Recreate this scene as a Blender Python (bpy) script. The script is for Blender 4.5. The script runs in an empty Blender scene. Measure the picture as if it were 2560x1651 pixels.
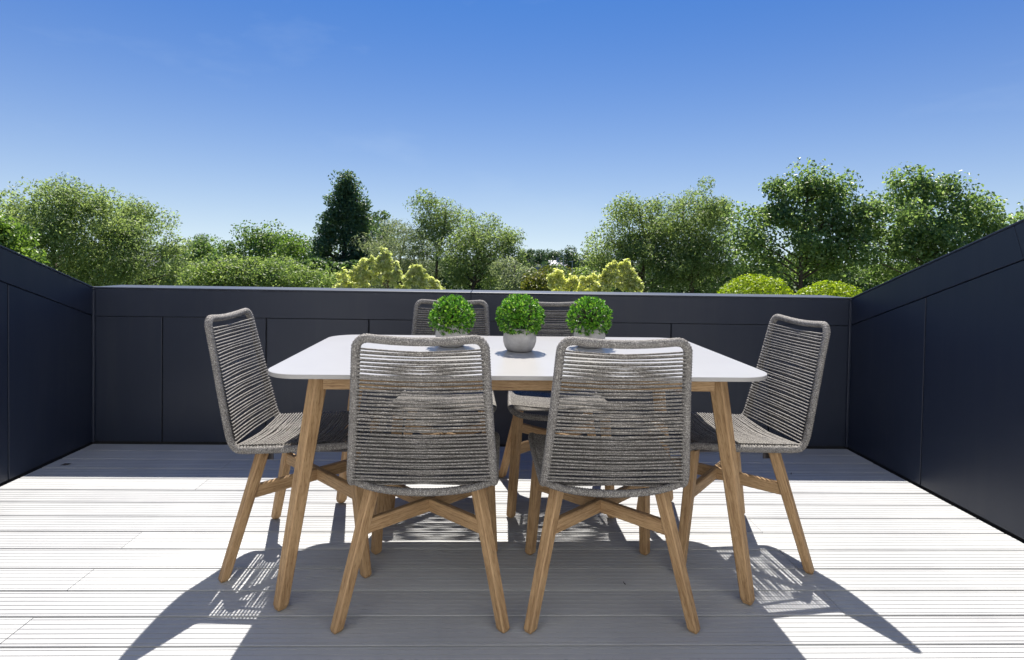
import bpy, math, random
import numpy as np
from mathutils import Vector, Matrix

# ------------------------------------------------------------------ camera
scene = bpy.context.scene
CAM_H = 1.12
FPX, PCX, PCY = 1503.6, 1273.2, 683.7          # focal length and principal point, in pixels of a 2560 wide frame
YAW, PITCH, ROLL = (math.radians(a) for a in (1.73, 1.30, 0.93))

def cam_basis():
    f = Vector((math.sin(YAW), math.cos(YAW), 0)); r = Vector((math.cos(YAW), -math.sin(YAW), 0)); u = Vector((0, 0, 1))
    f2 = f * math.cos(PITCH) - u * math.sin(PITCH); u2 = u * math.cos(PITCH) + f * math.sin(PITCH)
    return f2, r * math.cos(ROLL) + u2 * math.sin(ROLL), u2 * math.cos(ROLL) - r * math.sin(ROLL)
CF, CR, CU = cam_basis()

cd = bpy.data.cameras.new('camera')
cam = bpy.data.objects.new('camera', cd)
scene.collection.objects.link(cam)
m = Matrix.Identity(4)
for i in range(3):
    m[i][0], m[i][1], m[i][2] = CR[i], CU[i], -CF[i]
m[0][3], m[1][3], m[2][3] = 0, 0, CAM_H
cam.matrix_world = m
cd.sensor_width = 36
cd.lens = FPX / 2560 * 36
cd.shift_x = (1280 - PCX) / 2560
cd.shift_y = (PCY - 825.5) / 2560
cd.clip_start = 0.05
cd.clip_end = 6000
scene.camera = cam

# ------------------------------------------------------------------ sky, sun, exposure
SUN_EL = math.radians(59.7)
world = bpy.data.worlds.new('World')
scene.world = world
world.use_nodes = True
wn, wl = world.node_tree.nodes, world.node_tree.links
for n in list(wn):
    wn.remove(n)
wo = wn.new('ShaderNodeOutputWorld'); bg = wn.new('ShaderNodeBackground')
sky = wn.new('ShaderNodeTexSky'); sky.sky_type = 'NISHITA'; sky.sun_disc = False
sky.sun_elevation = SUN_EL; sky.sun_rotation = 0.0
sky.altitude = 500; sky.air_density = 1.0; sky.dust_density = 1.0; sky.ozone_density = 5.0
# clear polarised-looking summer sky: the red and green of the sky model fall off faster with height than its blue
sep = wn.new('ShaderNodeSeparateColor'); cmb_ = wn.new('ShaderNodeCombineColor'); wl.new(sky.outputs[0], sep.inputs[0])
def wmath(op, a_, b_):
    n_ = wn.new('ShaderNodeMath'); n_.operation = op
    for i_, q_ in enumerate((a_, b_)):
        if isinstance(q_, (int, float)): n_.inputs[i_].default_value = q_
        else: wl.new(q_, n_.inputs[i_])
    return n_.outputs[0]
KX = 1 / 0.25
red = wmath('MULTIPLY', wmath('POWER', sep.outputs[0], 0.8), 0.0115 * KX)
grn = wmath('MULTIPLY', wmath('POWER', sep.outputs[1], 0.6), 0.0860 * KX)
blu = wmath('MULTIPLY', wmath('POWER', sep.outputs[2], 0.45), 0.290 * KX)
for ch, q_ in enumerate((red, grn, blu)):
    wl.new(q_, cmb_.inputs[ch])
# summer haze that pales the sky evenly towards the horizon, all the way round
wtc = wn.new('ShaderNodeTexCoord'); wxyz = wn.new('ShaderNodeSeparateXYZ'); wl.new(wtc.outputs['Generated'], wxyz.inputs[0])
hz = wmath('EXPONENT', wmath('MULTIPLY', wmath('MAXIMUM', wxyz.outputs[2], 0.0), -1 / 0.158), 0.0)
hmx = wn.new('ShaderNodeMix'); hmx.data_type = 'RGBA'; hmx.inputs[7].default_value = (0.78 * KX, 0.93 * KX, 1.01 * KX, 1)
wl.new(hz, hmx.inputs[0]); wl.new(cmb_.outputs[0], hmx.inputs[6])
# faint wisps of high cloud
wmp = wn.new('ShaderNodeMapping'); wmp.inputs['Scale'].default_value = (2.2, 1.0, 6.0); wmp.inputs['Rotation'].default_value = (0.2, 0.35, 0.5)
wnz = wn.new('ShaderNodeTexNoise'); wnz.inputs['Scale'].default_value = 1.6; wnz.inputs['Detail'].default_value = 7; wnz.inputs['Roughness'].default_value = 0.55
wrp = wn.new('ShaderNodeValToRGB'); wrp.color_ramp.elements[0].position = 0.56; wrp.color_ramp.elements[1].position = 0.82
wrp.color_ramp.elements[0].color = (0, 0, 0, 1); wrp.color_ramp.elements[1].color = (0.16, 0.16, 0.16, 1)
wmx = wn.new('ShaderNodeMix'); wmx.data_type = 'RGBA'; wmx.inputs[7].default_value = (2.6, 3.2, 3.9, 1)
wl.new(wtc.outputs['Generated'], wmp.inputs['Vector']); wl.new(wmp.outputs[0], wnz.inputs['Vector']); wl.new(wnz.outputs[0], wrp.inputs[0])
wl.new(wrp.outputs[0], wmx.inputs[0]); wl.new(hmx.outputs[2], wmx.inputs[6]); wl.new(wmx.outputs[2], bg.inputs[0])
bg.inputs[1].default_value = 0.05
wl.new(bg.outputs[0], wo.inputs[0])

sl = bpy.data.lights.new('sun', 'SUN'); sl.energy = 2.0; sl.angle = math.radians(0.53); sl.color = (1.0, 0.95, 0.88)
sun = bpy.data.objects.new('sun', sl); scene.collection.objects.link(sun)
sun.rotation_euler = (-(math.pi / 2 - SUN_EL), 0, 0); sun.location = (0, 20, 30)
vs = scene.view_settings
vs.view_transform = 'Standard'; vs.look = 'None'; vs.exposure = 2.32; vs.gamma = 1.0; vs.use_curve_mapping = False
scene.cycles.max_bounces = 8
scene.cycles.transparent_max_bounces = 8

# ------------------------------------------------------------------ helpers
COL = scene.collection
rnd = random.Random(7)
nrg = np.random.default_rng(11)

def ray(px, py):
    return CF + CR * ((px - PCX) / FPX) - CU * ((py - PCY) / FPX)
def at(px, py, Y):
    d = ray(px, py); t = Y / d.y
    return Vector((d.x * t, Y, CAM_H + d.z * t))
def on_floor(px, py, z=0.0):
    d = ray(px, py); t = (z - CAM_H) / d.z
    return Vector((d.x * t, d.y * t, z))

def link(o, parent=None):
    COL.objects.link(o)
    if parent is not None:
        o.parent = parent
    return o
def tag(o, label=None, cat=None, group=None, kind=None):
    if label: o['label'] = label
    if cat: o['category'] = cat
    if group: o['group'] = group
    if kind: o['kind'] = kind
    return o
def empty(name, loc=(0, 0, 0), rz=0.0, parent=None):
    o = bpy.data.objects.new(name, None); o.empty_display_size = 0.1
    o.location = loc; o.rotation_euler = (0, 0, rz)
    return link(o, parent)
def mesh_obj(name, verts, faces, mat, parent=None, smooth=False, uvs=None):
    me = bpy.data.meshes.new(name)
    me.from_pydata([tuple(v) for v in verts], [], faces)
    if uvs is not None:
        lay = me.uv_layers.new(name='UVMap')
        for li, l in enumerate(me.loops):
            lay.data[li].uv = uvs[l.vertex_index]
    if smooth:
        me.polygons.foreach_set('use_smooth', [True] * len(me.polygons))
    me.materials.append(mat); me.update()
    return link(bpy.data.objects.new(name, me), parent)
def copy_tree(o, parent=None):
    c = o.copy(); COL.objects.link(c); c.parent = parent
    for ch in o.children:
        copy_tree(ch, c)
    return c

def box_vf(x0, x1, y0, y1, z0, z1, off=0):
    v = [(x0, y0, z0), (x1, y0, z0), (x1, y1, z0), (x0, y1, z0), (x0, y0, z1), (x1, y0, z1), (x1, y1, z1), (x0, y1, z1)]
    f = [(0, 3, 2, 1), (4, 5, 6, 7), (0, 1, 5, 4), (1, 2, 6, 5), (2, 3, 7, 6), (3, 0, 4, 7)]
    return v, [tuple(i + off for i in q) for q in f]
def bevel(o, w=0.003, seg=2):
    b = o.modifiers.new('bevel', 'BEVEL'); b.width = w; b.segments = seg; b.limit_method = 'ANGLE'; b.angle_limit = math.radians(40)
    return o
def prism(name, prof, axis, a0, a1, mat, parent=None, bev=0.0):
    """extrude a closed 2-D profile along an axis; axis 'x': profile is (y,z); axis 'y': (x,z)"""
    n = len(prof); v = []
    for a in (a0, a1):
        for p, q in prof:
            v.append((a, p, q) if axis == 'x' else (p, a, q))
    f = [tuple(range(n)), tuple(range(2 * n - 1, n - 1, -1))]
    for i in range(n):
        j = (i + 1) % n; f.append((i, i + n, j + n, j))
    me = bpy.data.meshes.new(name); me.from_pydata(v, [], f)
    import bmesh
    bm = bmesh.new(); bm.from_mesh(me); bmesh.ops.recalc_face_normals(bm, faces=bm.faces); bm.to_mesh(me); bm.free()
    me.materials.append(mat)
    o = link(bpy.data.objects.new(name, me), parent)
    if bev: bevel(o, bev)
    return o

def catmull(pts, closed=False, sub=8):
    P = [Vector(p) for p in pts]; n = len(P); out = []
    for i in range(n if closed else n - 1):
        p0 = P[(i - 1) % n] if closed or i > 0 else P[0] * 2 - P[1]
        p1, p2 = P[i], P[(i + 1) % n]
        p3 = P[(i + 2) % n] if closed or i < n - 2 else P[-1] * 2 - P[-2]
        for k in range(sub):
            t = k / sub
            out.append(0.5 * ((2 * p1) + (p2 - p0) * t + (2 * p0 - 5 * p1 + 4 * p2 - p3) * t * t + (3 * p1 - p0 - 3 * p2 + p3) * t ** 3))
    if not closed:
        out.append(P[-1])
    return out
def resample(pts, step, closed=False):
    Q = list(pts) + ([pts[0]] if closed else [])
    d = [0.0]
    for a, b in zip(Q, Q[1:]):
        d.append(d[-1] + (b - a).length)
    n = max(2, int(d[-1] / step)); out = []; j = 0
    for k in range(n if closed else n + 1):
        s = d[-1] * k / n
        while j < len(d) - 2 and d[j + 1] < s:
            j += 1
        t = (s - d[j]) / max(1e-9, d[j + 1] - d[j])
        out.append(Q[j].lerp(Q[j + 1], min(1, max(0, t))))
    return out
def tube_vf(path, rad, sides=8, closed=False, off=0, cap=True):
    """rad: number, list or function(index, side) -> radius"""
    n = len(path); v = []; f = []
    nrm = None
    for i, p in enumerate(path):
        a = path[(i - 1) % n] if closed or i > 0 else path[0]
        b = path[(i + 1) % n] if closed or i < n - 1 else path[-1]
        t = (b - a).normalized()
        if nrm is None:
            nrm = t.orthogonal().normalized()
        nrm = (nrm - t * nrm.dot(t)).normalized(); bi = t.cross(nrm)
        for s in range(sides):
            an = 2 * math.pi * s / sides
            r = rad(i, s) if callable(rad) else (rad[i] if isinstance(rad, (list, tuple)) else rad)
            v.append(p + (nrm * math.cos(an) + bi * math.sin(an)) * r)
    for i in range(n if closed else n - 1):
        for s in range(sides):
            a, b = i * sides + s, i * sides + (s + 1) % sides
            c, d = ((i + 1) % n) * sides + (s + 1) % sides, ((i + 1) % n) * sides + s
            f.append((a + off, b + off, c + off, d + off))
    if cap and not closed:
        f.append(tuple(off + s for s in reversed(range(sides)))); f.append(tuple(off + (n - 1) * sides + s for s in range(sides)))
    return v, f
def lathe_vf(prof, seg=32):
    v = []; f = []; n = len(prof)
    for r, z in prof:
        for s in range(seg):
            a = 2 * math.pi * s / seg; v.append((r * math.cos(a), r * math.sin(a), z))
    for i in range(n - 1):
        for s in range(seg):
            t = (s + 1) % seg
            f.append((i * seg + s, i * seg + t, (i + 1) * seg + t, (i + 1) * seg + s))
    f.append(tuple(reversed(range(seg)))); f.append(tuple((n - 1) * seg + s for s in range(seg)))
    return v, f

# ------------------------------------------------------------------ materials
def mat(name):
    mt = bpy.data.materials.new(name); mt.use_nodes = True
    nt = mt.node_tree
    return mt, nt.nodes, nt.links, nt.nodes['Principled BSDF']
def ramp(N, stops):
    r = N.new('ShaderNodeValToRGB')
    while len(r.color_ramp.elements) < len(stops):
        r.color_ramp.elements.new(0.5)
    for e, (p, c) in zip(r.color_ramp.elements, stops):
        e.position = p; e.color = (*c, 1)
    return r
def noise(N, L, scale, detail=4, rough=0.55, vec=None):
    n = N.new('ShaderNodeTexNoise'); n.inputs['Scale'].default_value = scale; n.inputs['Detail'].default_value = detail
    n.inputs['Roughness'].default_value = rough
    if vec is not None: L.new(vec, n.inputs['Vector'])
    return n
def mapping(N, L, src, sc, loc=None):
    mp = N.new('ShaderNodeMapping'); mp.inputs['Scale'].default_value = sc
    L.new(src, mp.inputs['Vector'])
    if loc is not None: L.new(loc, mp.inputs['Location'])
    return mp.outputs[0]
def bump(N, L, h, strength, dist, bsdf):
    b = N.new('ShaderNodeBump'); b.inputs['Strength'].default_value = strength; b.inputs['Distance'].default_value = dist
    L.new(h, b.inputs['Height']); L.new(b.outputs[0], bsdf.inputs['Normal'])
def mixc(N, L, fac, a, b, mode='MIX'):
    mx = N.new('ShaderNodeMix'); mx.data_type = 'RGBA'; mx.blend_type = mode
    for sock, val in ((mx.inputs[0], fac), (mx.inputs[6], a), (mx.inputs[7], b)):
        if hasattr(val, 'is_linked'): L.new(val, sock)
        elif isinstance(val, (int, float)): sock.default_value = val
        else: sock.default_value = (*val, 1)
    return mx.outputs[2]

def m_deck():
    mt, N, L, B = mat('deck_composite')
    g = N.new('ShaderNodeNewGeometry'); oi = N.new('ShaderNodeObjectInfo')
    cmb = N.new('ShaderNodeCombineXYZ')
    for i in range(3): L.new(oi.outputs['Random'], cmb.inputs[i])
    sc = N.new('ShaderNodeVectorMath'); sc.operation = 'SCALE'; sc.inputs['Scale'].default_value = 40; L.new(cmb.outputs[0], sc.inputs[0])
    v = mapping(N, L, g.outputs['Position'], (1.2, 60, 60), sc.outputs[0])
    n1 = noise(N, L, 3.0, 6, 0.6, v)
    n2 = noise(N, L, 1.6, 5, 0.6, g.outputs['Position'])
    n3 = noise(N, L, 90, 3, 0.7, g.outputs['Position'])
    r1 = ramp(N, [(0.3, (0.392, 0.397, 0.396)), (0.7, (0.442, 0.447, 0.446))]); L.new(n1.outputs[0], r1.inputs[0])
    r2 = ramp(N, [(0.35, (0.82, 0.82, 0.83)), (0.65, (1, 1, 1))]); L.new(n2.outputs[0], r2.inputs[0])
    c = mixc(N, L, 1.0, r1.outputs[0], r2.outputs[0], 'MULTIPLY')
    r3 = ramp(N, [(0.0, (0.90, 0.90, 0.905)), (1.0, (1.06, 1.06, 1.05))]); L.new(oi.outputs['Random'], r3.inputs[0])
    c = mixc(N, L, 1.0, c, r3.outputs[0], 'MULTIPLY')
    r4 = ramp(N, [(0.62, (1, 1, 1)), (0.74, (0.72, 0.70, 0.68))]); L.new(n3.outputs[0], r4.inputs[0])
    c = mixc(N, L, 0.5, c, r4.outputs[0], 'MULTIPLY')
    L.new(c, B.inputs['Base Color']); B.inputs['Roughness'].default_value = 0.62
    B.inputs['Specular IOR Level'].default_value = 0.35
    bump(N, L, n1.outputs[0], 0.10, 0.001, B)
    return mt
def m_plain(name, col, rough=0.6, spec=0.5, metal=0.0, var=0.0, scale=20, bmp=0.0):
    mt, N, L, B = mat(name)
    B.inputs['Roughness'].default_value = rough; B.inputs['Specular IOR Level'].default_value = spec; B.inputs['Metallic'].default_value = metal
    if var:
        tc = N.new('ShaderNodeTexCoord'); n = noise(N, L, scale, 6, 0.6, tc.outputs['Object'])
        r = ramp(N, [(0.3, tuple(c * (1 - var) for c in col)), (0.7, tuple(min(1, c * (1 + var)) for c in col))]); L.new(n.outputs[0], r.inputs[0])
        L.new(r.outputs[0], B.inputs['Base Color'])
        if bmp: bump(N, L, n.outputs[0], bmp, 0.002, B)
    else:
        B.inputs['Base Color'].default_value = (*col, 1)
    return mt
def m_panel():
    mt, N, L, B = mat('anthracite_metal')
    g = N.new('ShaderNodeNewGeometry'); oi = N.new('ShaderNodeObjectInfo')
    n = noise(N, L, 700, 2, 0.6, g.outputs['Position']); n2 = noise(N, L, 1.3, 4, 0.6, g.outputs['Position'])
    r = ramp(N, [(0.3, (0.012, 0.017, 0.031)), (0.7, (0.018, 0.024, 0.041))]); L.new(n.outputs[0], r.inputs[0])
    sv = mapping(N, L, g.outputs['Position'], (9, 9, 0.7)); n4 = noise(N, L, 1.6, 5, 0.65, sv)     # dried rain streaks and dust
    r4 = ramp(N, [(0.50, (0, 0, 0)), (0.80, (0.18, 0.18, 0.18))]); L.new(n4.outputs[0], r4.inputs[0])
    L.new(mixc(N, L, r4.outputs[0], r.outputs[0], (0.060, 0.062, 0.066)), B.inputs['Base Color'])
    r2 = ramp(N, [(0.3, (0.36,) * 3), (0.7, (0.50,) * 3)]); L.new(n2.outputs[0], r2.inputs[0])
    L.new(r2.outputs[0], B.inputs['Roughness'])
    B.inputs['Specular IOR Level'].default_value = 0.44
    bump(N, L, n2.outputs[0], 0.05, 0.02, B)
    return mt
def m_wood():
    mt, N, L, B = mat('teak')
    uv = N.new('ShaderNodeUVMap'); uv.uv_map = 'UVMap'; oi = N.new('ShaderNodeObjectInfo')
    cmb = N.new('ShaderNodeCombineXYZ')
    for i in range(3): L.new(oi.outputs['Random'], cmb.inputs[i])
    sc = N.new('ShaderNodeVectorMath'); sc.operation = 'SCALE'; sc.inputs['Scale'].default_value = 30; L.new(cmb.outputs[0], sc.inputs[0])
    v = mapping(N, L, uv.outputs[0], (1.0, 0.05, 1.0), sc.outputs[0])
    n1 = noise(N, L, 220, 6, 0.65, v)
    v2 = mapping(N, L, uv.outputs[0], (1.0, 0.10, 1.0), sc.outputs[0])
    n2 = noise(N, L, 32, 4, 0.6, v2)
    n3 = noise(N, L, 900, 2, 0.5, v)
    r1 = ramp(N, [(0.32, (0.25, 0.147, 0.070)), (0.52, (0.43, 0.282, 0.145)), (0.75, (0.53, 0.36, 0.20))]); L.new(n1.outputs[0], r1.inputs[0])
    r2 = ramp(N, [(0.3, (0.82, 0.80, 0.78)), (0.7, (1.08, 1.08, 1.08))]); L.new(n2.outputs[0], r2.inputs[0])
    c = mixc(N, L, 1.0, r1.outputs[0], r2.outputs[0], 'MULTIPLY')
    r3 = ramp(N, [(0.34, (0.5, 0.45, 0.40)), (0.46, (1, 1, 1))]); L.new(n3.outputs[0], r3.inputs[0])
    c = mixc(N, L, 0.7, c, r3.outputs[0], 'MULTIPLY')
    L.new(c, B.inputs['Base Color']); B.inputs['Roughness'].default_value = 0.62; B.inputs['Specular IOR Level'].default_value = 0.3
    bump(N, L, n1.outputs[0], 0.3, 0.001, B)
    return mt
def m_rope():
    mt, N, L, B = mat('grey_rope')
    tc = N.new('ShaderNodeTexCoord')
    n = noise(N, L, 330, 3, 0.7, tc.outputs['Object']); n2 = noise(N, L, 30, 3, 0.6, tc.outputs['Object'])
    r = ramp(N, [(0.32, (0.056, 0.052, 0.047)), (0.5, (0.180, 0.170, 0.158)), (0.68, (0.46, 0.438, 0.408))]); L.new(n.outputs[0], r.inputs[0])
    r2 = ramp(N, [(0.3, (0.86,) * 3), (0.7, (1.08,) * 3)]); L.new(n2.outputs[0], r2.inputs[0])
    L.new(mixc(N, L, 1.0, r.outputs[0], r2.outputs[0], 'MULTIPLY'), B.inputs['Base Color'])
    B.inputs['Roughness'].default_value = 0.9; B.inputs['Specular IOR Level'].default_value = 0.15
    bump(N, L, n.outputs[0], 0.3, 0.001, B)
    return mt
def m_concrete():
    mt, N, L, B = mat('pot_concrete')
    tc = N.new('ShaderNodeTexCoord')
    n = noise(N, L, 28, 8, 0.7, tc.outputs['Object']); n2 = noise(N, L, 260, 3, 0.7, tc.outputs['Object'])
    r = ramp(N, [(0.3, (0.30, 0.29, 0.28)), (0.55, (0.40, 0.39, 0.38)), (0.75, (0.52, 0.51, 0.50))]); L.new(n.outputs[0], r.inputs[0])
    r2 = ramp(N, [(0.28, (0.55,) * 3), (0.38, (1,) * 3)]); L.new(n2.outputs[0], r2.inputs[0])
    L.new(mixc(N, L, 0.7, r.outputs[0], r2.outputs[0], 'MULTIPLY'), B.inputs['Base Color'])
    B.inputs['Roughness'].default_value = 0.85
    bump(N, L, n2.outputs[0], 0.5, 0.001, B)
    return mt
def m_leaf(name, dark, light, trans=0.35, rough=0.45, tint=None):
    mt, N, L, B = mat(name)
    g = N.new('ShaderNodeNewGeometry')
    r = ramp(N, [(0.0, dark), (0.75, light), (1.0, tint or light)]); L.new(g.outputs['Random Per Island'], r.inputs[0])
    n = noise(N, L, 0.55, 3, 0.6, g.outputs['Position'])
    r2 = ramp(N, [(0.35, (0.78, 0.82, 0.85)), (0.65, (1.12, 1.1, 1.0))]); L.new(n.outputs[0], r2.inputs[0])
    c = mixc(N, L, 1.0, r.outputs[0], r2.outputs[0], 'MULTIPLY')
    L.new(c, B.inputs['Base Color']); B.inputs['Roughness'].default_value = rough; B.inputs['Specular IOR Level'].default_value = 0.4
    t = N.new('ShaderNodeBsdfTranslucent'); mx = N.new('ShaderNodeMixShader'); mx.inputs[0].default_value = trans
    tc = mixc(N, L, 1.0, c, (1.16, 1.20, 0.80), 'MULTIPLY')
    L.new(tc, t.inputs[0]); L.new(B.outputs[0], mx.inputs[1]); L.new(t.outputs[0], mx.inputs[2])
    L.new(mx.outputs[0], N['Material Output'].inputs[0])
    return mt

M_DECK = m_deck()
M_PANEL = m_panel()
M_WOOD = m_wood()
M_ROPE = m_rope()
M_CONC = m_concrete()
M_CORE = m_plain('dark_core', (0.012, 0.013, 0.015), 0.8)
M_JOIST = m_plain('deck_base_dark', (0.03, 0.028, 0.027), 0.9, var=0.3)
M_TOP = m_plain('tabletop_stone', (0.325, 0.315, 0.300), 0.30, 0.5, var=0.03, scale=6)
M_BRKT = m_plain('bracket_metal', (0.05, 0.045, 0.05), 0.5)
M_PAD = m_plain('rubber_pad', (0.03, 0.03, 0.03), 0.8)
M_BARK = m_plain('bark', (0.085, 0.065, 0.048), 0.9, 0.2, var=0.35, scale=5, bmp=0.6)
M_BARK_D = m_plain('bark_dark', (0.05, 0.04, 0.032), 0.9, 0.2, var=0.35, scale=5, bmp=0.6)

# ------------------------------------------------------------------ ground and roof ledge
GZ = -6.0
v, f = box_vf(-2500, 2500, -300, 4000, GZ - 0.5, GZ)
def m_grass():
    mt, N, L, B = mat('ground_grass')
    g = N.new('ShaderNodeNewGeometry'); n = noise(N, L, 0.15, 8, 0.65, g.outputs['Position'])
    r = ramp(N, [(0.3, (0.035, 0.055, 0.018)), (0.7, (0.085, 0.105, 0.035))]); L.new(n.outputs[0], r.inputs[0])
    L.new(r.outputs[0], B.inputs['Base Color']); B.inputs['Roughness'].default_value = 0.9
    return mt
tag(mesh_obj('ground', v, f, m_grass()), kind='structure')

XL, XR, YB, HW = -2.325, 2.189, 3.586, 0.922
SL = 0.342                       # rise of the side walls per metre towards the house
YH = -0.38                       # house end of the terrace
M_ROOF = m_plain('roof_felt', (0.10, 0.10, 0.105), 0.85, var=0.2, scale=9)
v, f = box_vf(-5.5, 5.5, YB + 0.30, YB + 2.6, -0.05, 0.10)
tag(mesh_obj('roof', v, f, M_ROOF), kind='structure')

# ------------------------------------------------------------------ deck
v, f = box_vf(XL - 0.02, XR + 0.02, YH, YB + 0.02, -0.16, -0.026)
deck = tag(mesh_obj('deck', v, f, M_JOIST), kind='structure')
PITCHB, Y0 = 0.145, 2.8794
def plank_mesh():
    w = PITCHB - 0.0080; n = 6
    prof = [(0.0, -0.024), (0.0, -0.0015), (0.0012, 0.0)]
    for i in range(n):
        c = w * (i + 0.5) / n; g = 0.0015
        prof += [(c - g, 0.0), (c - g * 0.8, -0.0040), (c + g * 0.8, -0.0040), (c + g, 0.0)]
    prof += [(w - 0.0012, 0.0), (w, -0.0015), (w, -0.024)]
    k = len(prof)
    v = [(x, p, q) for x in (0, 1) for p, q in prof]
    f = [(i, i + 1, i + 1 + k, i + k) for i in range(k - 1)] + [(k - 1, 0, k, 2 * k - 1)]
    f += [tuple(reversed(range(k))), tuple(range(k, 2 * k))]
    me = bpy.data.meshes.new('plank'); me.from_pydata(v, [], f); me.materials.append(M_DECK); me.update()
    return me
PM = plank_mesh()
joints = {}
for px, py in ((330, 1350), (204, 1448), (45, 1575), (500, 1215), (567, 1162), (1970, 1398), (2088, 1510), (1905, 1330)):
    p = on_floor(px, py); joints.setdefault(math.floor((p.y - Y0) / PITCHB), []).append(p.x)
k0 = math.floor((YH - Y0) / PITCHB)
for k in range(k0, 5):
    ya = Y0 + k * PITCHB
    js = sorted(joints.get(k, [rnd.uniform(-1.9, 1.9)] if k < -9 or k > 3 else []))
    xs = [XL + 0.006] + js + [XR - 0.006]
    for a, b in zip(xs, xs[1:]):
        o = link(bpy.data.objects.new('plank', PM), deck)
        o.location = (a + 0.001, ya + 0.0040, rnd.uniform(-0.0006, 0.0006)); o.scale = (b - a - 0.002, 1 if k < 4 else 0.82, 1)

# ------------------------------------------------------------------ parapet walls
T = 0.27
BANDH = 0.169
GAP = 0.007
PT = 0.012
def wall_back():
    w = empty('parapet_wall', (0, YB, 0))
    tag(w, 'low dark anthracite panelled parapet wall with level coping behind the dining table', 'wall')
    v, f = box_vf(XL - T, XR + T, PT, T - 0.004, -0.5, HW - 0.012); mesh_obj('wall_core', v, f, M_CORE, w)
    xs = [XL, -1.926, -1.323, -0.721, -0.118, 0.486, 1.09, 1.70, XR]
    for a, b in zip(xs, xs[1:]):
        v, f = box_vf(a + GAP / 2, b - GAP / 2, 0, PT, 0.012, HW - BANDH - GAP / 2)
        bevel(mesh_obj('panel', v, f, M_PANEL, w), 0.0025)
    bx = [XL, -0.118, XR]
    for a, b in zip(bx, bx[1:]):
        v, f = box_vf(a + 0.0008, b - 0.0008, -0.003, PT - 0.001, HW - BANDH + GAP / 2 - 0.004, HW - 0.011)
        bevel(mesh_obj('fascia', v, f, M_PANEL, w), 0.002)
    for a, b in zip(bx, bx[1:]):
        v, f = box_vf(a + 0.0008, b - 0.0008, -0.006, T, HW - 0.0105, HW)
        bevel(mesh_obj('coping', v, f, M_PANEL, w), 0.003)
    for sx, x in ((1, XL), (-1, XR)):
        x0, x1 = sorted((x + sx * 0.001, x + sx * 0.016))
        v, f = box_vf(x0, x1, -0.016, -0.0065, 0.012, HW - 0.02); bevel(mesh_obj('corner_trim', v, f, M_PANEL, w), 0.003)
    return w
wall_back()
def wall_side(side):
    X = XL if side < 0 else XR
    w = empty('parapet_wall', (X, 0, 0))
    if side < 0:
        tag(w, 'sloping dark anthracite parapet wall beside the end chair, under the feathery pale ash trees', 'wall')
    else:
        tag(w, 'sloping dark anthracite parapet wall with a jointed top band, next to the clipped box balls', 'wall')
    def top(y): return HW + SL * (YB - y)
    def bx(name, y0, y1, zf0, zf1, t0, t1, m_, bev=0.0):
        x0, x1 = (side * t0, side * t1)
        prof = [(y0, zf0(y0)), (y1, zf0(y1)), (y1, zf1(y1)), (y0, zf1(y0))]
        return prism(name, prof, 'x', min(x0, x1), max(x0, x1), m_, w, bev)
    bx('wall_core', YH, YB - 0.001, lambda y: -0.5, lambda y: top(y) - 0.014, PT, T - 0.004, M_CORE)
    seams = [YB - 0.001] + [(2.966 if side < 0 else 2.9585) - 1.215 * i for i in range(3)] + [YH]
    for a, b in zip(seams, seams[1:]):
        bx('panel', b + GAP / 2, a - GAP / 2, lambda y: 0.012, lambda y: top(y) - BANDH - GAP / 2, 0, PT, M_PANEL, 0.0025)
    bs = [YB - 0.001, 2.46 if side > 0 else 2.16, 0.0, YH]
    for a, b in zip(bs, bs[1:]):
        k = SL * BANDH * 0.9
        y0a, y1a = b, a
        prof = []
        # joints of the sloping band are cut square to the slope
        e0 = 0 if y0a == YH else k; e1 = 0 if y1a > YB - 0.01 else k
        g = 0.0009
        p = [(y0a - e0 + g, top(y0a - e0 + g) - BANDH + 0.001), (y1a - e1 - g, top(y1a - e1 - g) - BANDH + 0.001), (y1a - g, top(y1a - g) - 0.0115), (y0a + g, top(y0a + g) - 0.0115)]
        x0, x1 = sorted((-side * 0.003, side * (PT - 0.001)))
        prism('fascia', p, 'x', x0, x1, M_PANEL, w, 0.002)
        x0, x1 = sorted((-side * 0.006, side * T))
        p = [(y0a + g, top(y0a + g) - 0.0105), (y1a - g, top(y1a - g) - 0.0105), (y1a - g, top(y1a - g)), (y0a + g, top(y0a + g))]
        prism('coping', p, 'x', x0, x1, M_PANEL, w, 0.003)
    return w
wall_side(-1); wall_side(1)

# ------------------------------------------------------------------ the house the terrace belongs to (unseen behind the viewer; kept white, tall and close to bounce sun)
M_RENDER = m_plain('house_render', (0.86, 0.86, 0.85), 0.85, var=0.04, scale=3)
M_TILE = m_plain('roof_tile', (0.14, 0.13, 0.13), 0.8, var=0.2, scale=6)
M_FLOOR = m_plain('oak_floor', (0.42, 0.30, 0.19), 0.5, var=0.1, scale=4)
hs_ = empty('house', (0, YH - 0.01, 0)); tag(hs_, 'unseen white rendered house front and added white door, shaped to bounce sun onto the deck', 'house')
for x0, x1, z0, z1 in ((-6, -1.1, -6, 5.4), (1.1, 6, -6, 5.4), (-1.1, 1.1, 2.2, 5.4), (-1.1, 1.1, -6, -0.02)):
    v, f = box_vf(x0, x1, -0.3, 0, z0, z1); mesh_obj('wall', v, f, M_RENDER, hs_)
for x0, x1, z0, z1 in ((-1.1, -1.04, 0, 2.2), (1.04, 1.1, 0, 2.2), (-1.04, 1.04, 2.14, 2.2)):
    v, f = box_vf(x0, x1, -0.22, -0.1, z0, z1); mesh_obj('door_frame', v, f, M_PANEL, hs_)
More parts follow.
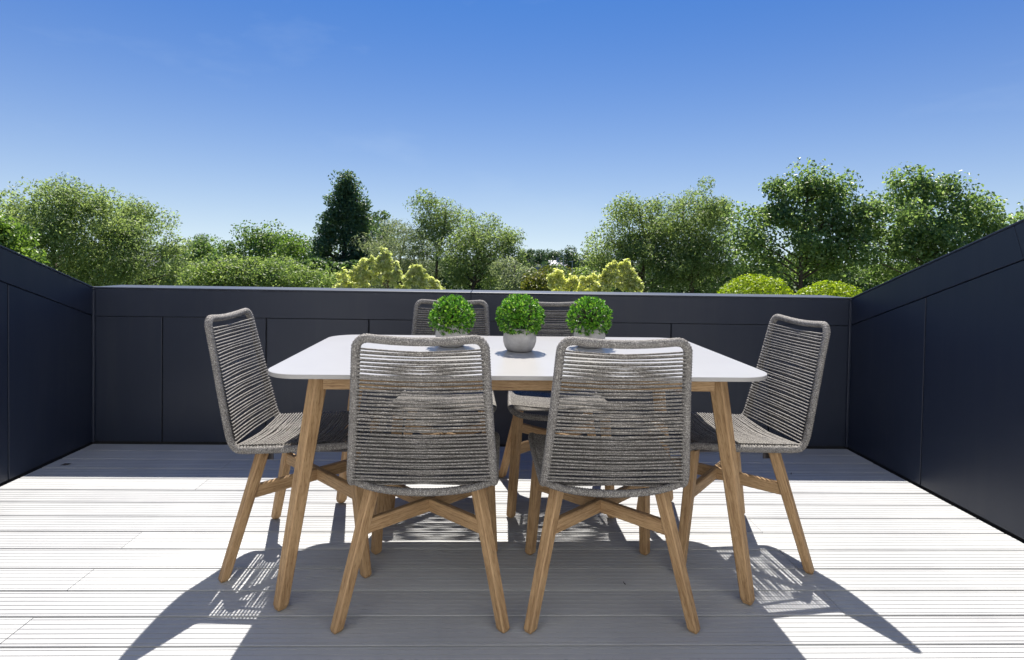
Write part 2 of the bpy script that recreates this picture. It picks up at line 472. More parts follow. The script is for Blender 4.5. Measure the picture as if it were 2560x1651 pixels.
for x0, x1 in ((-1.04, -0.003), (0.003, 1.04)):
    v, f = box_vf(x0, x1, -0.19, -0.13, 0.005, 2.14); dl = mesh_obj('door', v, f, M_RENDER, hs_)  # added white leaves close the doorway to throw sunlight back onto the deck
    v, f = box_vf(x0 + 0.15, x1 - 0.15, -0.13, -0.125, 0.3, 1.95); mesh_obj('bounce_door_panel', v, f, M_RENDER, dl)
prism('roof', [(0.25, 5.35), (-4.0, 6.9), (-4.0, 7.0), (0.25, 5.45)], 'x', -6.2, 6.2, M_TILE, hs_)
for bx_ in ((-3, 3, -4.0, -0.301, -0.12, 0.0), (-3, 3, -4.1, -4.001, 0, 2.6), (-3.1, -3.0, -4.0, -0.301, 0, 2.6), (3.0, 3.1, -4.0, -0.301, 0, 2.6), (-3, 3, -4.0, -0.301, 2.6, 2.7)):
    v, f = box_vf(*bx_); mesh_obj('room_shell', v, f, M_RENDER if bx_[4] >= 0 else M_FLOOR, hs_)

# ------------------------------------------------------------------ timber pieces
def leg_piece(name, foot, topp, sb, st, rot, parent, z0=0.004):
    """tapered square leg with eased edges; horizontal sections, so that it stands flat"""
    foot, topp = Vector(foot), Vector(topp)
    rings = [(0.0, 0.74), (0.018, 1.0), (0.25, 1.0), (0.5, 1.0), (0.75, 1.0), (1.0, 1.0)]
    v = []; uv = []; f = []
    for t, k in rings:
        c = foot.lerp(topp, t); s = (sb + (st - sb) * t) * k / 2; e = s * 0.80
        pts = [(s, -e), (s, e), (e, s), (-e, s), (-s, e), (-s, -e), (-e, -s), (e, -s)]
        for i, (a, b) in enumerate(pts):
            ca, sa = math.cos(rot), math.sin(rot)
            v.append((c.x + a * ca - b * sa, c.y + a * sa + b * ca, c.z)); uv.append((i * s, t * (topp - foot).length))
    n = 8
    for i in range(len(rings) - 1):
        for j in range(n):
            f.append((i * n + j, i * n + (j + 1) % n, (i + 1) * n + (j + 1) % n, (i + 1) * n + j))
    f.append(tuple(reversed(range(n)))); f.append(tuple((len(rings) - 1) * n + j for j in range(n)))
    return mesh_obj(name, v, f, M_WOOD, parent, uvs=uv)
def beam_vf(a, b, w, h, off=0):
    a, b = Vector(a), Vector(b); t = (b - a).normalized(); s = Vector((t.y, -t.x, 0)).normalized(); u = Vector((0, 0, 1)); e = 0.003
    pts = [(w / 2, -h / 2 + e), (w / 2, h / 2 - e), (w / 2 - e, h / 2), (-w / 2 + e, h / 2), (-w / 2, h / 2 - e), (-w / 2, -h / 2 + e), (-w / 2 + e, -h / 2), (w / 2 - e, -h / 2)]
    v = []; uv = []
    for k, p in enumerate((a, b)):
        for i, (x, y) in enumerate(pts):
            v.append(p + s * x + u * y); uv.append((y + x * 0.7 + 0.1, k * (b - a).length))
    f = [tuple(off + q for q in (i, i + 8, (i + 1) % 8 + 8, (i + 1) % 8)) for i in range(8)]
    f += [tuple(off + q for q in range(8)), tuple(off + q for q in reversed(range(8, 16)))]
    return v, f, uv

# ------------------------------------------------------------------ table
TZ = 0.76
tbl = empty('dining_table', (0.098, 2.322, 0.0025), math.radians(1.1))
tag(tbl, 'long dining table with rounded white stone top on splayed teak legs', 'table')
def tabletop():
    hx, hy, r, th = 0.808, 0.482, 0.115, 0.0135
    out = []
    for cx, cy, a0 in ((hx - r, hy - r, 0), (-hx + r, hy - r, 90), (-hx + r, -hy + r, 180), (hx - r, -hy + r, 270)):
        for k in range(13):
            a = math.radians(a0 + 90 * k / 12); out.append((cx + r * math.cos(a), cy + r * math.sin(a)))
    n = len(out); v = []; f = []
    for z, ins in ((TZ - th, 0.0015), (TZ - th + 0.0012, 0), (TZ - 0.0012, 0), (TZ, 0.0012)):
        for x, y in out:
            l = math.hypot(x, y); v.append((x * (1 - ins / l), y * (1 - ins / l), z))
    for i in range(3):
        for j in range(n):
            f.append((i * n + j, i * n + (j + 1) % n, (i + 1) * n + (j + 1) % n, (i + 1) * n + j))
    f.append(tuple(reversed(range(n)))); f.append(tuple(range(3 * n, 4 * n)))
    return mesh_obj('tabletop', v, f, M_TOP, tbl)
tabletop()
ZT = TZ - 0.0140
for sx in (-1, 1):
    for sy in (-1, 1):
        leg_piece('leg', (sx * 0.757, sy * 0.418 + 0.012, 0.002), (sx * 0.655, sy * 0.36 + 0.006, ZT), 0.037, 0.048, math.radians(45), tbl)
        vv, ff = lathe_vf([(0.010, 0.0), (0.010, 0.0018)], 12)
        mesh_obj('foot_pad', [(x + sx * 0.757, y + sy * 0.418 + 0.012, z) for x, y, z in vv], ff, M_PAD, tbl)
for sy in (-1, 1):
    v, f, uv = beam_vf((-0.635, sy * 0.375, ZT - 0.026), (0.635, sy * 0.375, ZT - 0.026), 0.022, 0.0515)
    mesh_obj('apron', v, f, M_WOOD, tbl, uvs=uv)
for sx in (-1, 1):
    v, f, uv = beam_vf((sx * 0.675, -0.335, ZT - 0.026), (sx * 0.675, 0.345, ZT - 0.026), 0.022, 0.0515)
    mesh_obj('apron', v, f, M_WOOD, tbl, uvs=uv)

# ------------------------------------------------------------------ rope chair (faces +y)
R_T = 0.0125
def chair_proto():
    ch = empty('rope_chair')
    # closed frame loop, right half then mirrored
    half = [(0.0, -0.341, 0.885), (0.07, -0.340, 0.887), (0.125, -0.337, 0.891), (0.150, -0.334, 0.8925), (0.167, -0.331, 0.888), (0.179, -0.328, 0.874), (0.183, -0.323, 0.853),
            (0.189, -0.302, 0.760), (0.198, -0.276, 0.640), (0.208, -0.248, 0.520), (0.2115, -0.236, 0.478), (0.2130, -0.221, 0.452), (0.2145, -0.196, 0.442),
            (0.218, -0.10, 0.445), (0.222, 0.03, 0.452), (0.225, 0.14, 0.462), (0.225, 0.185, 0.465), (0.220, 0.209, 0.460), (0.204, 0.221, 0.450), (0.17, 0.226, 0.440), (0.10, 0.229, 0.433), (0.0, 0.230, 0.431)]
    loop = half + [(-x, y, z) for x, y, z in reversed(half[1:-1])]
    path = resample(catmull(loop, True, 10), 0.0021, True)
    def rr(i, s):
        if rr.top[i]:
            return R_T * (1.0 + 0.05 * math.cos(2 * math.pi * (i / 2.0 + s / 10)))
        return R_T * (0.90 + 0.22 * abs(math.sin(math.pi * (i / 4.0 + s / 10))))
    rr.top = [p.z > 0.882 and abs(p.x) < 0.15 for p in path]
    v, f = tube_vf(path, rr, 10, True)
    mesh_obj('frame', v, f, M_ROPE, ch, smooth=True)
    sag = [(-0.212, -0.208, 0.447), (-0.19, -0.209, 0.436), (-0.13, -0.211, 0.420), (-0.06, -0.212, 0.412), (0, -0.212, 0.410), (0.06, -0.212, 0.412), (0.13, -0.211, 0.420), (0.19, -0.209, 0.436), (0.212, -0.208, 0.447)]
    path = resample(catmull(sag, False, 10), 0.0021)
    v, f = tube_vf(path, lambda i, s: 0.0115 * (0.90 + 0.22 * abs(math.sin(math.pi * (i / 4.0 + s / 10)))), 10)
    mesh_obj('rear_rail', v, f, M_ROPE, ch, smooth=True)
    rc = 0.0030
    def cord(L_, R_, nrm, bow, dn):
        """one turn of cord round both side rails: a strand in front and one behind that meet in the middle"""
        V = []; F = []
        jm = rnd.uniform(-0.0032, 0.0032); jb = rnd.uniform(-0.0036, 0.0036); jo = rnd.uniform(-0.0005, 0.0005)
        for side in (1, -1):
            pts = []
            for k in range(7):
                t = k / 6; u = 1 - abs(2 * t - 1); um = 1 - (2 * t - 1) ** 2
                p = L_.lerp(R_, t) + bow * um
                off = (R_T * 0.93 * (1 - u) + 0.0026 * u + jo * 0) * side
                p = p + nrm * off + dn * ((jm if side > 0 else jb + 0.0058) * min(1, u * 1.15))
                pts.append(p)
            vv, ff = tube_vf(pts, rc, 5, off=len(V), cap=False); V += vv; F += ff
        return mesh_obj('cord', V, F, M_ROPE, ch, smooth=True)
    # back
    Pt, Pb = Vector((0.1824, -0.3232, 0.858)), Vector((0.2128, -0.2290, 0.463))
    t_ = (Pb - Pt); n = 36
    dn = Vector((0, t_.y, t_.z)).normalized(); nb = Vector((0, -t_.z, t_.y)).normalized()
    for i in range(n):
        P = Pt.lerp(Pb, i / (n - 1)) + Vector((0, 0, rnd.uniform(-0.0006, 0.0006)))
        bowk = -0.012 * (1 - i / (n - 1)) - 0.007 * (i / (n - 1))
        cord(Vector((-P.x, P.y, P.z)), Vector((P.x, P.y, P.z)), nb, nb * bowk, dn)
    # seat
    Ps, Pf = Vector((0.2138, -0.212, 0.4455)), Vector((0.2248, 0.180, 0.4648)); n = 36
    ds = Vector((0, Pf.y - Ps.y, Pf.z - Ps.z)).normalized(); ns = Vector((0, -ds.z, ds.y)).normalized()
    for i in range(n):
        P = Ps.lerp(Pf, i / (n - 1)) + Vector((0, rnd.uniform(-0.0006, 0.0006), 0))
        cord(Vector((-P.x, P.y, P.z)), Vector((P.x, P.y, P.z)), ns, ns * -0.007, ds)
    # legs
    rf, rt, ff_, ft = (0.250, -0.240), (0.158, -0.140), (0.220, 0.240), (0.192, 0.186)
    for s in (-1, 1):
        leg_piece('leg', (s * rf[0], rf[1], 0.002), (s * rt[0], rt[1], 0.432), 0.0310, 0.0370, math.radians(45), ch)
        leg_piece('leg', (s * ff_[0], ff_[1], 0.002), (s * ft[0], ft[1], 0.444), 0.0310, 0.0370, math.radians(45), ch)
        for fx, fy in ((rf), (ff_)):
            vv, f2 = lathe_vf([(0.008, 0.0), (0.008, 0.0018)], 10)
            mesh_obj('foot_pad', [(x + s * fx, y + fy, z) for x, y, z in vv], f2, M_PAD, ch)
        # dark plates that carry the shell on the legs, and the rail between them
        v, f = box_vf(-0.002, 0.002, -0.016, 0.016, 0.385, 0.440)
        mesh_obj('bracket', [(x + s * (rt[0] - 0.018), y + rt[1] + 0.012, z) for x, y, z in v], f, M_BRKT, ch)
        v, f, uv = beam_vf((s * rt[0], rt[1] + 0.015, 0.424), (s * ft[0], ft[1] - 0.015, 0.437), 0.012, 0.010)
        mesh_obj('seat_support', v, f, M_BRKT, ch)
    zs = 0.285
    q = zs / 0.43
    A = Vector((rf[0] + (rt[0] - rf[0]) * q, rf[1] + (rt[1] - rf[1]) * q, zs)); B = Vector((ff_[0] + (ft[0] - ff_[0]) * q, ff_[1] + (ft[1] - ff_[1]) * q, zs))
    a1, b1 = Vector((-A.x, A.y, zs)), Vector((B.x, B.y, zs)); a2, b2 = Vector((A.x, A.y, zs)), Vector((-B.x, B.y, zs))
    v, f, uv = beam_vf(a1, b1, 0.023, 0.044); mesh_obj('stretcher', v, f, M_WOOD, ch, uvs=uv)
    d1 = (b1 - a1).normalized(); d2 = (b2 - a2).normalized()
    tc = a1.x / (a1.x - b1.x); c = a1.lerp(b1, tc); gap = 0.0119 / abs(d1.x * d2.y - d1.y * d2.x)
    v, f, uv = beam_vf(a2, c - d2 * gap, 0.023, 0.0434)
    v2, f2, uv2 = beam_vf(c + d2 * gap, b2, 0.023, 0.0434, off=len(v))
    mesh_obj('stretcher', v + v2, f + f2, M_WOOD, ch, uvs=uv + uv2)
    return ch
proto = chair_proto()
chairs = [
    ((-0.197, 2.026), 0.3, 'grey rope chair with its back in front of the concrete pot nearest the ash-tree wall end'),
    ((0.384, 2.022), -0.2, 'b'),
    ((-0.662, 2.318), -90, 'c'),
    ((0.912, 2.352), 95.0, 'd'),
    ((-0.205, 2.828), 180, 'e'),
    ((0.322, 2.828), 180, 'f'),
]
labels = [
    'grey rope chair on the deck side of the table towards the feathery ash trees',
    'grey rope chair on the deck side of the table towards the box balls',
    'grey rope chair at the table end under the feathery pale ash trees',
    'slightly turned grey rope chair at the table end towards the box balls',
    'grey rope chair between table and level parapet wall, near the conifer',
    'grey rope chair between table and level parapet wall, behind the middle potted ball',
]
for i, ((x, y), deg, _) in enumerate(chairs):
    o = proto if i == 0 else copy_tree(proto)
    o.location = (x, y, 0.001); o.rotation_euler = (0, 0, math.radians(deg))
    tag(o, labels[i], 'chair', 'rope chairs set round the table')

# ------------------------------------------------------------------ leaf clouds
def leaf_mesh(name, C, Nn, size, mat_, parent=None, aspect=0.5, fold=0.25, jitter=0.9, kind=None, sizevar=0.35, droop=0.0):
    """C: leaf centres (n,3); Nn: preferred normals (n,3).  Every leaf is a folded four-cornered blade."""
    n = len(C)
    Nv = Nn + nrg.normal(0, jitter, (n, 3)); Nv /= np.linalg.norm(Nv, axis=1)[:, None] + 1e-9
    T_ = nrg.normal(0, 1, (n, 3)); T_[:, 2] -= droop
    T_ -= Nv * (T_ * Nv).sum(1)[:, None]; T_ /= np.linalg.norm(T_, axis=1)[:, None] + 1e-9
    S_ = np.cross(Nv, T_)
    L_ = size * (1 + nrg.uniform(-sizevar, sizevar, n))[:, None]; W = L_ * aspect
    V = np.empty((n, 4, 3))
    V[:, 0] = C - T_ * L_ / 2; V[:, 1] = C + S_ * W / 2 + Nv * W * fold; V[:, 2] = C + T_ * L_ / 2; V[:, 3] = C - S_ * W / 2 + Nv * W * fold
    me = bpy.data.meshes.new(name)
    me.vertices.add(4 * n); me.vertices.foreach_set('co', V.reshape(-1).astype(np.float32))
    me.loops.add(6 * n); me.polygons.add(2 * n)
    b = np.arange(n)[:, None] * 4
    me.loops.foreach_set('vertex_index', (b + np.array([[0, 1, 2, 0, 2, 3]])).reshape(-1).astype(np.int32))
    me.polygons.foreach_set('loop_start', np.arange(0, 6 * n, 3, dtype=np.int32)); me.polygons.foreach_set('loop_total', np.full(2 * n, 3, np.int32))
    me.materials.append(mat_); me.update(); me.validate()
    o = link(bpy.data.objects.new(name, me), parent)
    if kind: o['kind'] = kind
    return o
LEAVES = []
def unit(n):
    d = nrg.normal(0, 1, (n, 3)); return d / np.linalg.norm(d, axis=1)[:, None]
def clumps_in(blobs, density, cr, shell=0.55):
    """clump centres spread through ellipsoids, denser towards their outside"""
    out = []
    for c, r in blobs:
        c = np.array(c); r = np.array(r)
        vol = (r[0] * r[1] * r[2]) ** (1 / 3)
        n = max(6, int(density * (vol / cr) ** 2.15))
        d = unit(n); rad = nrg.uniform(shell ** 3, 1, n) ** (1 / 3) * nrg.uniform(0.82, 1.12, n)
        out.append(c + d * rad[:, None] * r)
    return np.concatenate(out)

def tree(name, label, cat, D, blobs_px, leaf, mat_, n_per, cr, density=1.5, aspect=0.5, trunk_px=None, bark=None, trunk_r=0.16, group=None, jitter=0.9, flat=0.75, upb=0.5, droop=0.0, limbs=16, depthk=1.0, fork=0.45):
    """blobs_px: (x, y, rx, ry) outlines of the crown lobes in the photograph, turned into real ellipsoids at distance D"""
    k = D / FPX
    blobs = []
    for i, b in enumerate(blobs_px):
        dy = b[4] if len(b) > 4 else rnd.uniform(-0.5, 0.5) * b[2] * k
        p = at(b[0], b[1], D + dy); blobs.append(((p.x, p.y, p.z), (b[2] * k, b[2] * k * depthk, b[3] * k)))
    cxs = [b[0][0] for b in blobs]; base = Vector((sum(cxs) / len(cxs), D, GZ))
    if trunk_px is not None:
        base.x = at(trunk_px, 640, D).x
    root = empty(name, base); tag(root, label, cat, group)
    cl = clumps_in(blobs, density * 2.6, cr, 0.4)
    # leaves of each clump
    nc = len(cl); cnt = np.maximum(4, (n_per * 2.7 * nrg.uniform(0.5, 1.5, nc)).astype(int)); idx = np.repeat(np.arange(nc), cnt); n = len(idx)
    crs = cr * 1.15 * nrg.uniform(0.6, 1.4, nc)
    d = unit(n); rad = nrg.uniform(0.15, 1, n) ** (1 / 2.2)
    off = d * rad[:, None] * crs[idx][:, None]; off[:, 2] *= flat
    C = cl[idx] + off - np.array(base)
    Nn = d * 0.6 + np.array([0, 0, upb])
    LEAVES.append(n); leaf_mesh('crown', C, Nn, leaf * 0.72, mat_, root, aspect, jitter=jitter, droop=droop)
    # trunk and limbs
    top = max(b[0][2] + b[1][2] * 0.55 for b in blobs); lo = min(b[0][2] for b in blobs)
    V = []; F = []
    zc = lo + (top - lo) * 0.3
    axis = []
    for i in range(9):
        t = i / 8; axis.append(Vector((base.x + 0.25 * math.sin(i * 1.3 + base.x) * t, D + 0.2 * math.cos(i * 1.7) * t, GZ + (top - GZ) * t)))
    vv, ff = tube_vf([p - base for p in axis], [trunk_r * (1 - 0.85 * i / 8) for i in range(9)], 7); V += vv; F += ff
    pick = nrg.choice(nc, min(limbs, nc), replace=False)
    for j in pick:
        tgt = Vector(cl[j]); tz = max(GZ + 1.2, min(top - 0.3, tgt.z - (tgt - Vector((base.x, D, tgt.z))).length * fork))
        t = (tz - GZ) / (top - GZ); i = min(7, int(t * 8)); a = axis[i].lerp(axis[i + 1], t * 8 - i)
        r0 = trunk_r * (1 - 0.85 * t) * 0.55
        mid = a.lerp(tgt, 0.5) + Vector((rnd.uniform(-.15, .15), rnd.uniform(-.15, .15), rnd.uniform(-0.1, 0.25)))
        pts = catmull([a, mid, tgt], False, 3)
        vv, ff = tube_vf([p - base for p in pts], [r0 * (1 - 0.75 * q / (len(pts) - 1)) for q in range(len(pts))], 5, off=len(V)); V += vv; F += ff
    mesh_obj('trunk', V, F, bark or M_BARK, root, smooth=True)
    return root

L_ASH = m_leaf('leaf_ash', (0.136, 0.195, 0.071), (0.277, 0.354, 0.136), 0.57, tint=(0.437, 0.496, 0.283))
L_ASH2 = m_leaf('leaf_ash_mid', (0.120, 0.180, 0.062), (0.258, 0.330, 0.118), 0.57, tint=(0.408, 0.468, 0.252))
L_MAPLE = m_leaf('leaf_maple', (0.091, 0.159, 0.055), (0.226, 0.317, 0.104), 0.55, rough=0.35, tint=(0.415, 0.500, 0.244))
L_OAK = m_leaf('leaf_oak', (0.078, 0.150, 0.046), (0.192, 0.282, 0.078), 0.50, tint=(0.288, 0.372, 0.120))
L_LIME = m_leaf('leaf_bright', (0.088, 0.163, 0.025), (0.188, 0.288, 0.056), 0.50, tint=(0.275, 0.362, 0.088))
L_HEDGE = m_leaf('leaf_laurel', (0.110, 0.182, 0.050), (0.259, 0.336, 0.105), 0.53, tint=(0.374, 0.440, 0.176))
L_CON = m_leaf('needle_dark', (0.050, 0.100, 0.050), (0.125, 0.200, 0.085), 0.40, tint=(0.20, 0.28, 0.11))
L_DARK = m_leaf('leaf_dark', (0.042, 0.086, 0.034), (0.114, 0.186, 0.060), 0.45, tint=(0.180, 0.246, 0.084))
L_YEL = m_leaf('leaf_yellow', (0.46, 0.50, 0.15), (0.78, 0.77, 0.38), 0.60, tint=(0.90, 0.86, 0.60))
L_GREY = m_leaf('leaf_greygreen', (0.138, 0.176, 0.099), (0.270, 0.314, 0.182), 0.53, tint=(0.385, 0.418, 0.275))
L_OLIVE = m_leaf('leaf_olive', (0.090, 0.114, 0.014), (0.192, 0.204, 0.034), 0.43, tint=(0.264, 0.228, 0.048))
L_FAR = m_leaf('leaf_far', (0.042, 0.084, 0.042), (0.098, 0.154, 0.063), 0.33, tint=(0.140, 0.196, 0.084))
L_BOX = m_leaf('leaf_box', (0.13, 0.2, 0.008), (0.3, 0.4, 0.018), 0.45, tint=(0.46, 0.52, 0.04))
L_BALL = m_leaf('leaf_ball', (0.016, 0.07, 0.008), (0.105, 0.29, 0.022), 0.4, rough=0.4, tint=(0.32, 0.52, 0.07))

tree('ash_tree', 'tall feathery pale green ash tree rising behind the sloping parapet wall', 'tree', 22,
     [(125, 545, 95, 85), (45, 600, 70, 80), (235, 570, 100, 85), (185, 505, 70, 48), (120, 640, 120, 80), (250, 660, 110, 70), (20, 540, 30, 40)], 0.17, L_ASH, 75, 0.55, 1.8, 0.36, 150, droop=0.7, trunk_r=0.15, limbs=26, group='feathery ash trees')
tree('ash_tree', 'lower feathery ash tree with drooping side, grey roof showing through it', 'tree', 24,
     [(360, 590, 75, 80), (425, 655, 55, 65), (320, 650, 90, 80), (300, 560, 55, 45), (455, 690, 40, 35)], 0.17, L_ASH, 70, 0.5, 1.5, 0.36, 248, droop=0.9, trunk_r=0.14, limbs=26, group='feathery ash trees')
tree('sycamore_tree', 'bright yellow-green sycamore showing low behind the sloping parapet wall', 'tree', 15,
     [(-30, 640, 85, 80), (20, 635, 50, 60), (-80, 600, 90, 80)], 0.15, L_LIME, 70, 0.35, 1.5, 0.7, -90, limbs=10)
tree('oak_tree', 'small dark rounded oak standing behind the feathery ash tree', 'tree', 48,
     [(515, 640, 48, 40), (480, 665, 55, 42), (545, 660, 40, 35)], 0.24, L_OAK, 60, 0.8, 1.8, 0.65)
tree('pine_tree', 'thin pine top poking above the small dark oak', 'tree', 60, [(507, 600, 14, 12), (505, 620, 22, 18)], 0.2, L_CON, 60, 0.45, 1.6, 0.25, limbs=6)
tree('oak_tree', 'broad rounded mid-green oak between the small dark oak and the conifer', 'tree', 42,
     [(690, 620, 70, 46), (620, 640, 60, 38), (660, 600, 45, 30)], 0.24, L_OAK, 65, 0.8, 1.8, 0.65)
tree('lime_tree', 'lighter rounded lime tree squeezed between the broad oak and the dark conifer', 'tree', 38,
     [(760, 640, 45, 48), (735, 615, 30, 30), (790, 660, 40, 45)], 0.22, L_LIME, 55, 0.7, 1.5, 0.65)
for lab, bl in (('wide pale green laurel bush under the small dark oak', [(540, 700, 70, 40), (590, 690, 75, 40)]),
                ('wide pale green laurel bush under the broad oak', [(670, 685, 80, 42), (720, 695, 70, 38)]),
                ('pale green laurel bush beside the yellow acer and the dark conifer', [(790, 705, 55, 30), (835, 712, 40, 25)])):
    tree('laurel_bush', lab, 'bush', 17, bl, 0.11, L_HEDGE, 70, 0.32, 2.0, 0.5, limbs=8, trunk_r=0.08, group='laurel bushes beyond the wall')
# dark conifer: tiers that narrow upwards
con = []
for i in range(9):
    t = i / 8; yy = 478 + (690 - 478) * t
    for sx in (-1, 0, 1): con.append((868 + sx * (12 + 52 * t ** 0.75) + rnd.uniform(-7, 7), yy + rnd.uniform(-8, 8) + abs(sx) * 10, 15 + 26 * t ** 0.8, 20))
con += [(868, 455, 12, 20)]
tree('conifer', 'tall dark green pointed conifer above the yellow acer', 'tree', 33, con, 0.24, L_CON, 50, 0.5, 1.0, 0.45, 868, bark=M_BARK_D, trunk_r=0.3, limbs=30, fork=0.1)
tree('dark_tree', 'dark leafy tree leaning out behind the conifer', 'tree', 36, [(945, 575, 32, 40), (925, 620, 45, 55)], 0.24, L_DARK, 60, 0.6, 1.6, 0.55)
tree('willow_tree', 'rounded grey-green willow between conifer and forked ash', 'tree', 26,
     [(1000, 620, 70, 68), (960, 650, 55, 60), (1045, 640, 55, 70), (1000, 690, 90, 40)], 0.15, L_GREY, 75, 0.5, 1.5, 0.3, 1010, droop=0.6, limbs=20)
tree('ash_tree', 'forked open-crowned ash tree with a bare upright stem above the willow', 'tree', 25,
     [(1100, 545, 55, 52), (1135, 580, 60, 50), (1080, 600, 45, 60), (1070, 520, 28, 30)], 0.17, L_ASH2, 65, 0.45, 1.0, 0.36, 1100, limbs=24, trunk_r=0.13, group='feathery ash trees')
tree('ash_tree', 'rounded ash tree with dark branching trunk beside the gap to the far houses', 'tree', 24,
     [(1200, 615, 80, 72), (1255, 590, 38, 45), (1150, 660, 80, 60), (1235, 670, 70, 55), (1280, 620, 22, 40)], 0.16, L_ASH2, 72, 0.45, 1.2, 0.36, 1180, bark=M_BARK_D, limbs=30, trunk_r=0.17, group='feathery ash trees')
tree('willow_bush', 'silvery grey-green bush at the foot of the branching ash', 'bush', 20, [(1285, 690, 50, 48), (1320, 710, 35, 35), (1090, 715, 40, 25)][:2], 0.13, L_GREY, 70, 0.35, 1.8, 0.34, limbs=8)
tree('olive_bush', 'olive green bush with rusty tips in front of the far road sign', 'bush', 17, [(1350, 712, 40, 30), (1385, 705, 30, 28)], 0.11, L_OLIVE, 70, 0.3, 2.0, 0.6, limbs=6)
tree('hazel_bush', 'fresh green bush between olive bush and second yellow acer', 'bush', 18, [(1420, 712, 45, 35), (1470, 715, 50, 32)], 0.12, L_HEDGE, 70, 0.32, 2.0, 0.6, limbs=6)
def sprays(profile):
    out = []
    for (xa, ya), (xb, yb) in zip(profile, profile[1:]):
        for k in range(16):
            t = rnd.random(); x = xa + (xb - xa) * t; y = ya + (yb - ya) * t
            if rnd.random() < 0.4:
                out.append((x, y + rnd.uniform(-14, 8), rnd.uniform(2, 4), rnd.uniform(8, 16)))
            else:
                out.append((x + rnd.uniform(-4, 4), min(y + abs(rnd.gauss(0, 1)) * 24 + 10, 745), rnd.uniform(9, 17), rnd.uniform(4, 7)))
    return out
tree('acer_tree', 'golden yellow acer in front of the dark conifer', 'tree', 10,
     sprays([(838, 708), (870, 690), (905, 672), (930, 652), (958, 640), (985, 668), (1010, 695), (1040, 682), (1070, 700), (1095, 712)]), 0.100, L_YEL, 3.2, 0.032, 0.20, 0.45, 940, flat=1.0, limbs=14, trunk_r=0.06, group='golden acers')
tree('acer_tree', 'golden yellow acer with a raised tip in front of the tall oaks', 'tree', 10,
     sprays([(1372, 706), (1400, 700), (1440, 712), (1480, 705), (1512, 690), (1535, 672), (1562, 660), (1578, 690), (1603, 712)]), 0.100, L_YEL, 3.2, 0.032, 0.20, 0.45, 1540, flat=1.0, limbs=14, trunk_r=0.06, group='golden acers')
# tall trees towards the box balls
tree('oak_tree', 'tall fine-leaved oak with sloping open side facing the gap', 'tree', 23,
     [(1590, 580, 60, 75), (1540, 640, 65, 70), (1500, 670, 45, 50), (1650, 640, 90, 80), (1560, 545, 40, 50), (1645, 545, 42, 60)], 0.15, L_ASH2, 75, 0.48, 1.7, 0.42, 1600, limbs=26, trunk_r=0.17)
tree('willow_tree', 'tall dense round-topped willow behind the second yellow acer', 'tree', 22,
     [(1735, 540, 75, 85), (1690, 610, 85, 90), (1790, 600, 50, 70), (1740, 660, 110, 70), (1815, 560, 40, 60)], 0.16, L_ASH2, 78, 0.5, 1.8, 0.34, 1720, droop=0.6, limbs=26, trunk_r=0.18)
tree('maple_tree', 'tall large-leaved maple with ragged spires above the box balls', 'tree', 19,
     [(2080, 480, 55, 58), (2010, 510, 75, 62), (2100, 540, 65, 60), (1920, 560, 65, 65), (1990, 610, 120, 80), (2080, 650, 90, 70), (1890, 640, 60, 80), (2040, 450, 26, 28), (1955, 480, 24, 28), (1865, 570, 48, 60), (2160, 540, 45, 55)], 0.16, L_MAPLE, 72, 0.5, 1.25, 0.62, 2010, limbs=30, trunk_r=0.15, group='large-leaved maples')
tree('maple_tree', 'large-leaved maple partly hidden by the sloping jointed parapet wall', 'tree', 19,
     [(2290, 510, 65, 62), (2390, 520, 70, 60), (2460, 560, 55, 60), (2230, 570, 70, 65), (2330, 610, 130, 80), (2480, 610, 50, 60), (2260, 650, 110, 70), (2160, 600, 55, 75), (2280, 460, 22, 24), (2370, 470, 24, 22)], 0.16, L_MAPLE, 72, 0.5, 1.25, 0.62, 2330, limbs=30, trunk_r=0.15, group='large-leaved maples')
tree('maple_tree', 'maple standing apart, only leaf tips showing above the jointed wall', 'tree', 20, [(2660, 560, 95, 60), (2590, 545, 40, 35)], 0.2, L_MAPLE, 50, 0.5, 1.0, 0.62, 2700, limbs=10, group='large-leaved maples')
# far trees across the valley
far = [('slim dark far tree beside the road sign', (1346, 650, 17, 34)), ('round far tree behind the road sign', (1376, 652, 26, 26)), ('low far tree crown next to the branching ash', (1318, 648, 30, 22)),
       ('broad far tree beside the white house', (1420, 652, 24, 30)), ('small near bush hiding the foot of the white house', (1373, 680, 26, 22)), ('pale far tree behind the lamp post', (1450, 662, 26, 24)),
       ('far tree at the foot of the tall oak', (1490, 660, 30, 26)), ('far tree behind the slim dark tree', (1395, 660, 40, 18))]
for i, (lab, b) in enumerate(far):
    tree('far_tree', lab, 'tree', (150, 170, 190, 140, 95, 160, 170, 230)[i], [b], 0.55, L_FAR, 45, 1.2, 1.6, 0.7, limbs=4, trunk_r=0.3, group='far trees across the valley')
# undergrowth behind the wall, and the distant wood
def strip(name, lab, D, x0, x1, ytop, amp, leaf, mat_, n, kind, depth):
    k = D / FPX; xs = nrg.uniform(x0, x1, n)
    yt = ytop + amp * (np.sin(xs * 0.021) + 0.6 * np.sin(xs * 0.053 + 1)) + np.where((xs > 1290) & (xs < 1490) & (D < 100), 42, 0)
    yy = yt + nrg.uniform(0, 1, n) ** 1.6 * 110
    C = np.array([at(a, b, D + c) for a, b, c in zip(xs, yy, nrg.uniform(0, depth, n))])
    o = leaf_mesh(name, C, np.tile(np.array([0, -0.3, 0.7]), (n, 1)), leaf, mat_, None, 0.55)
    return tag(o, lab, None, None, kind)
strip('undergrowth', 'dark mixed undergrowth below the trees', 29, -200, 2700, 662, 12, 0.24, L_DARK, 60000, 'stuff', 3.0)
strip('distant_wood', 'far wooded skyline', 320, 900, 1800, 662, 3, 1.6, L_FAR, 7000, 'stuff', 30.0)

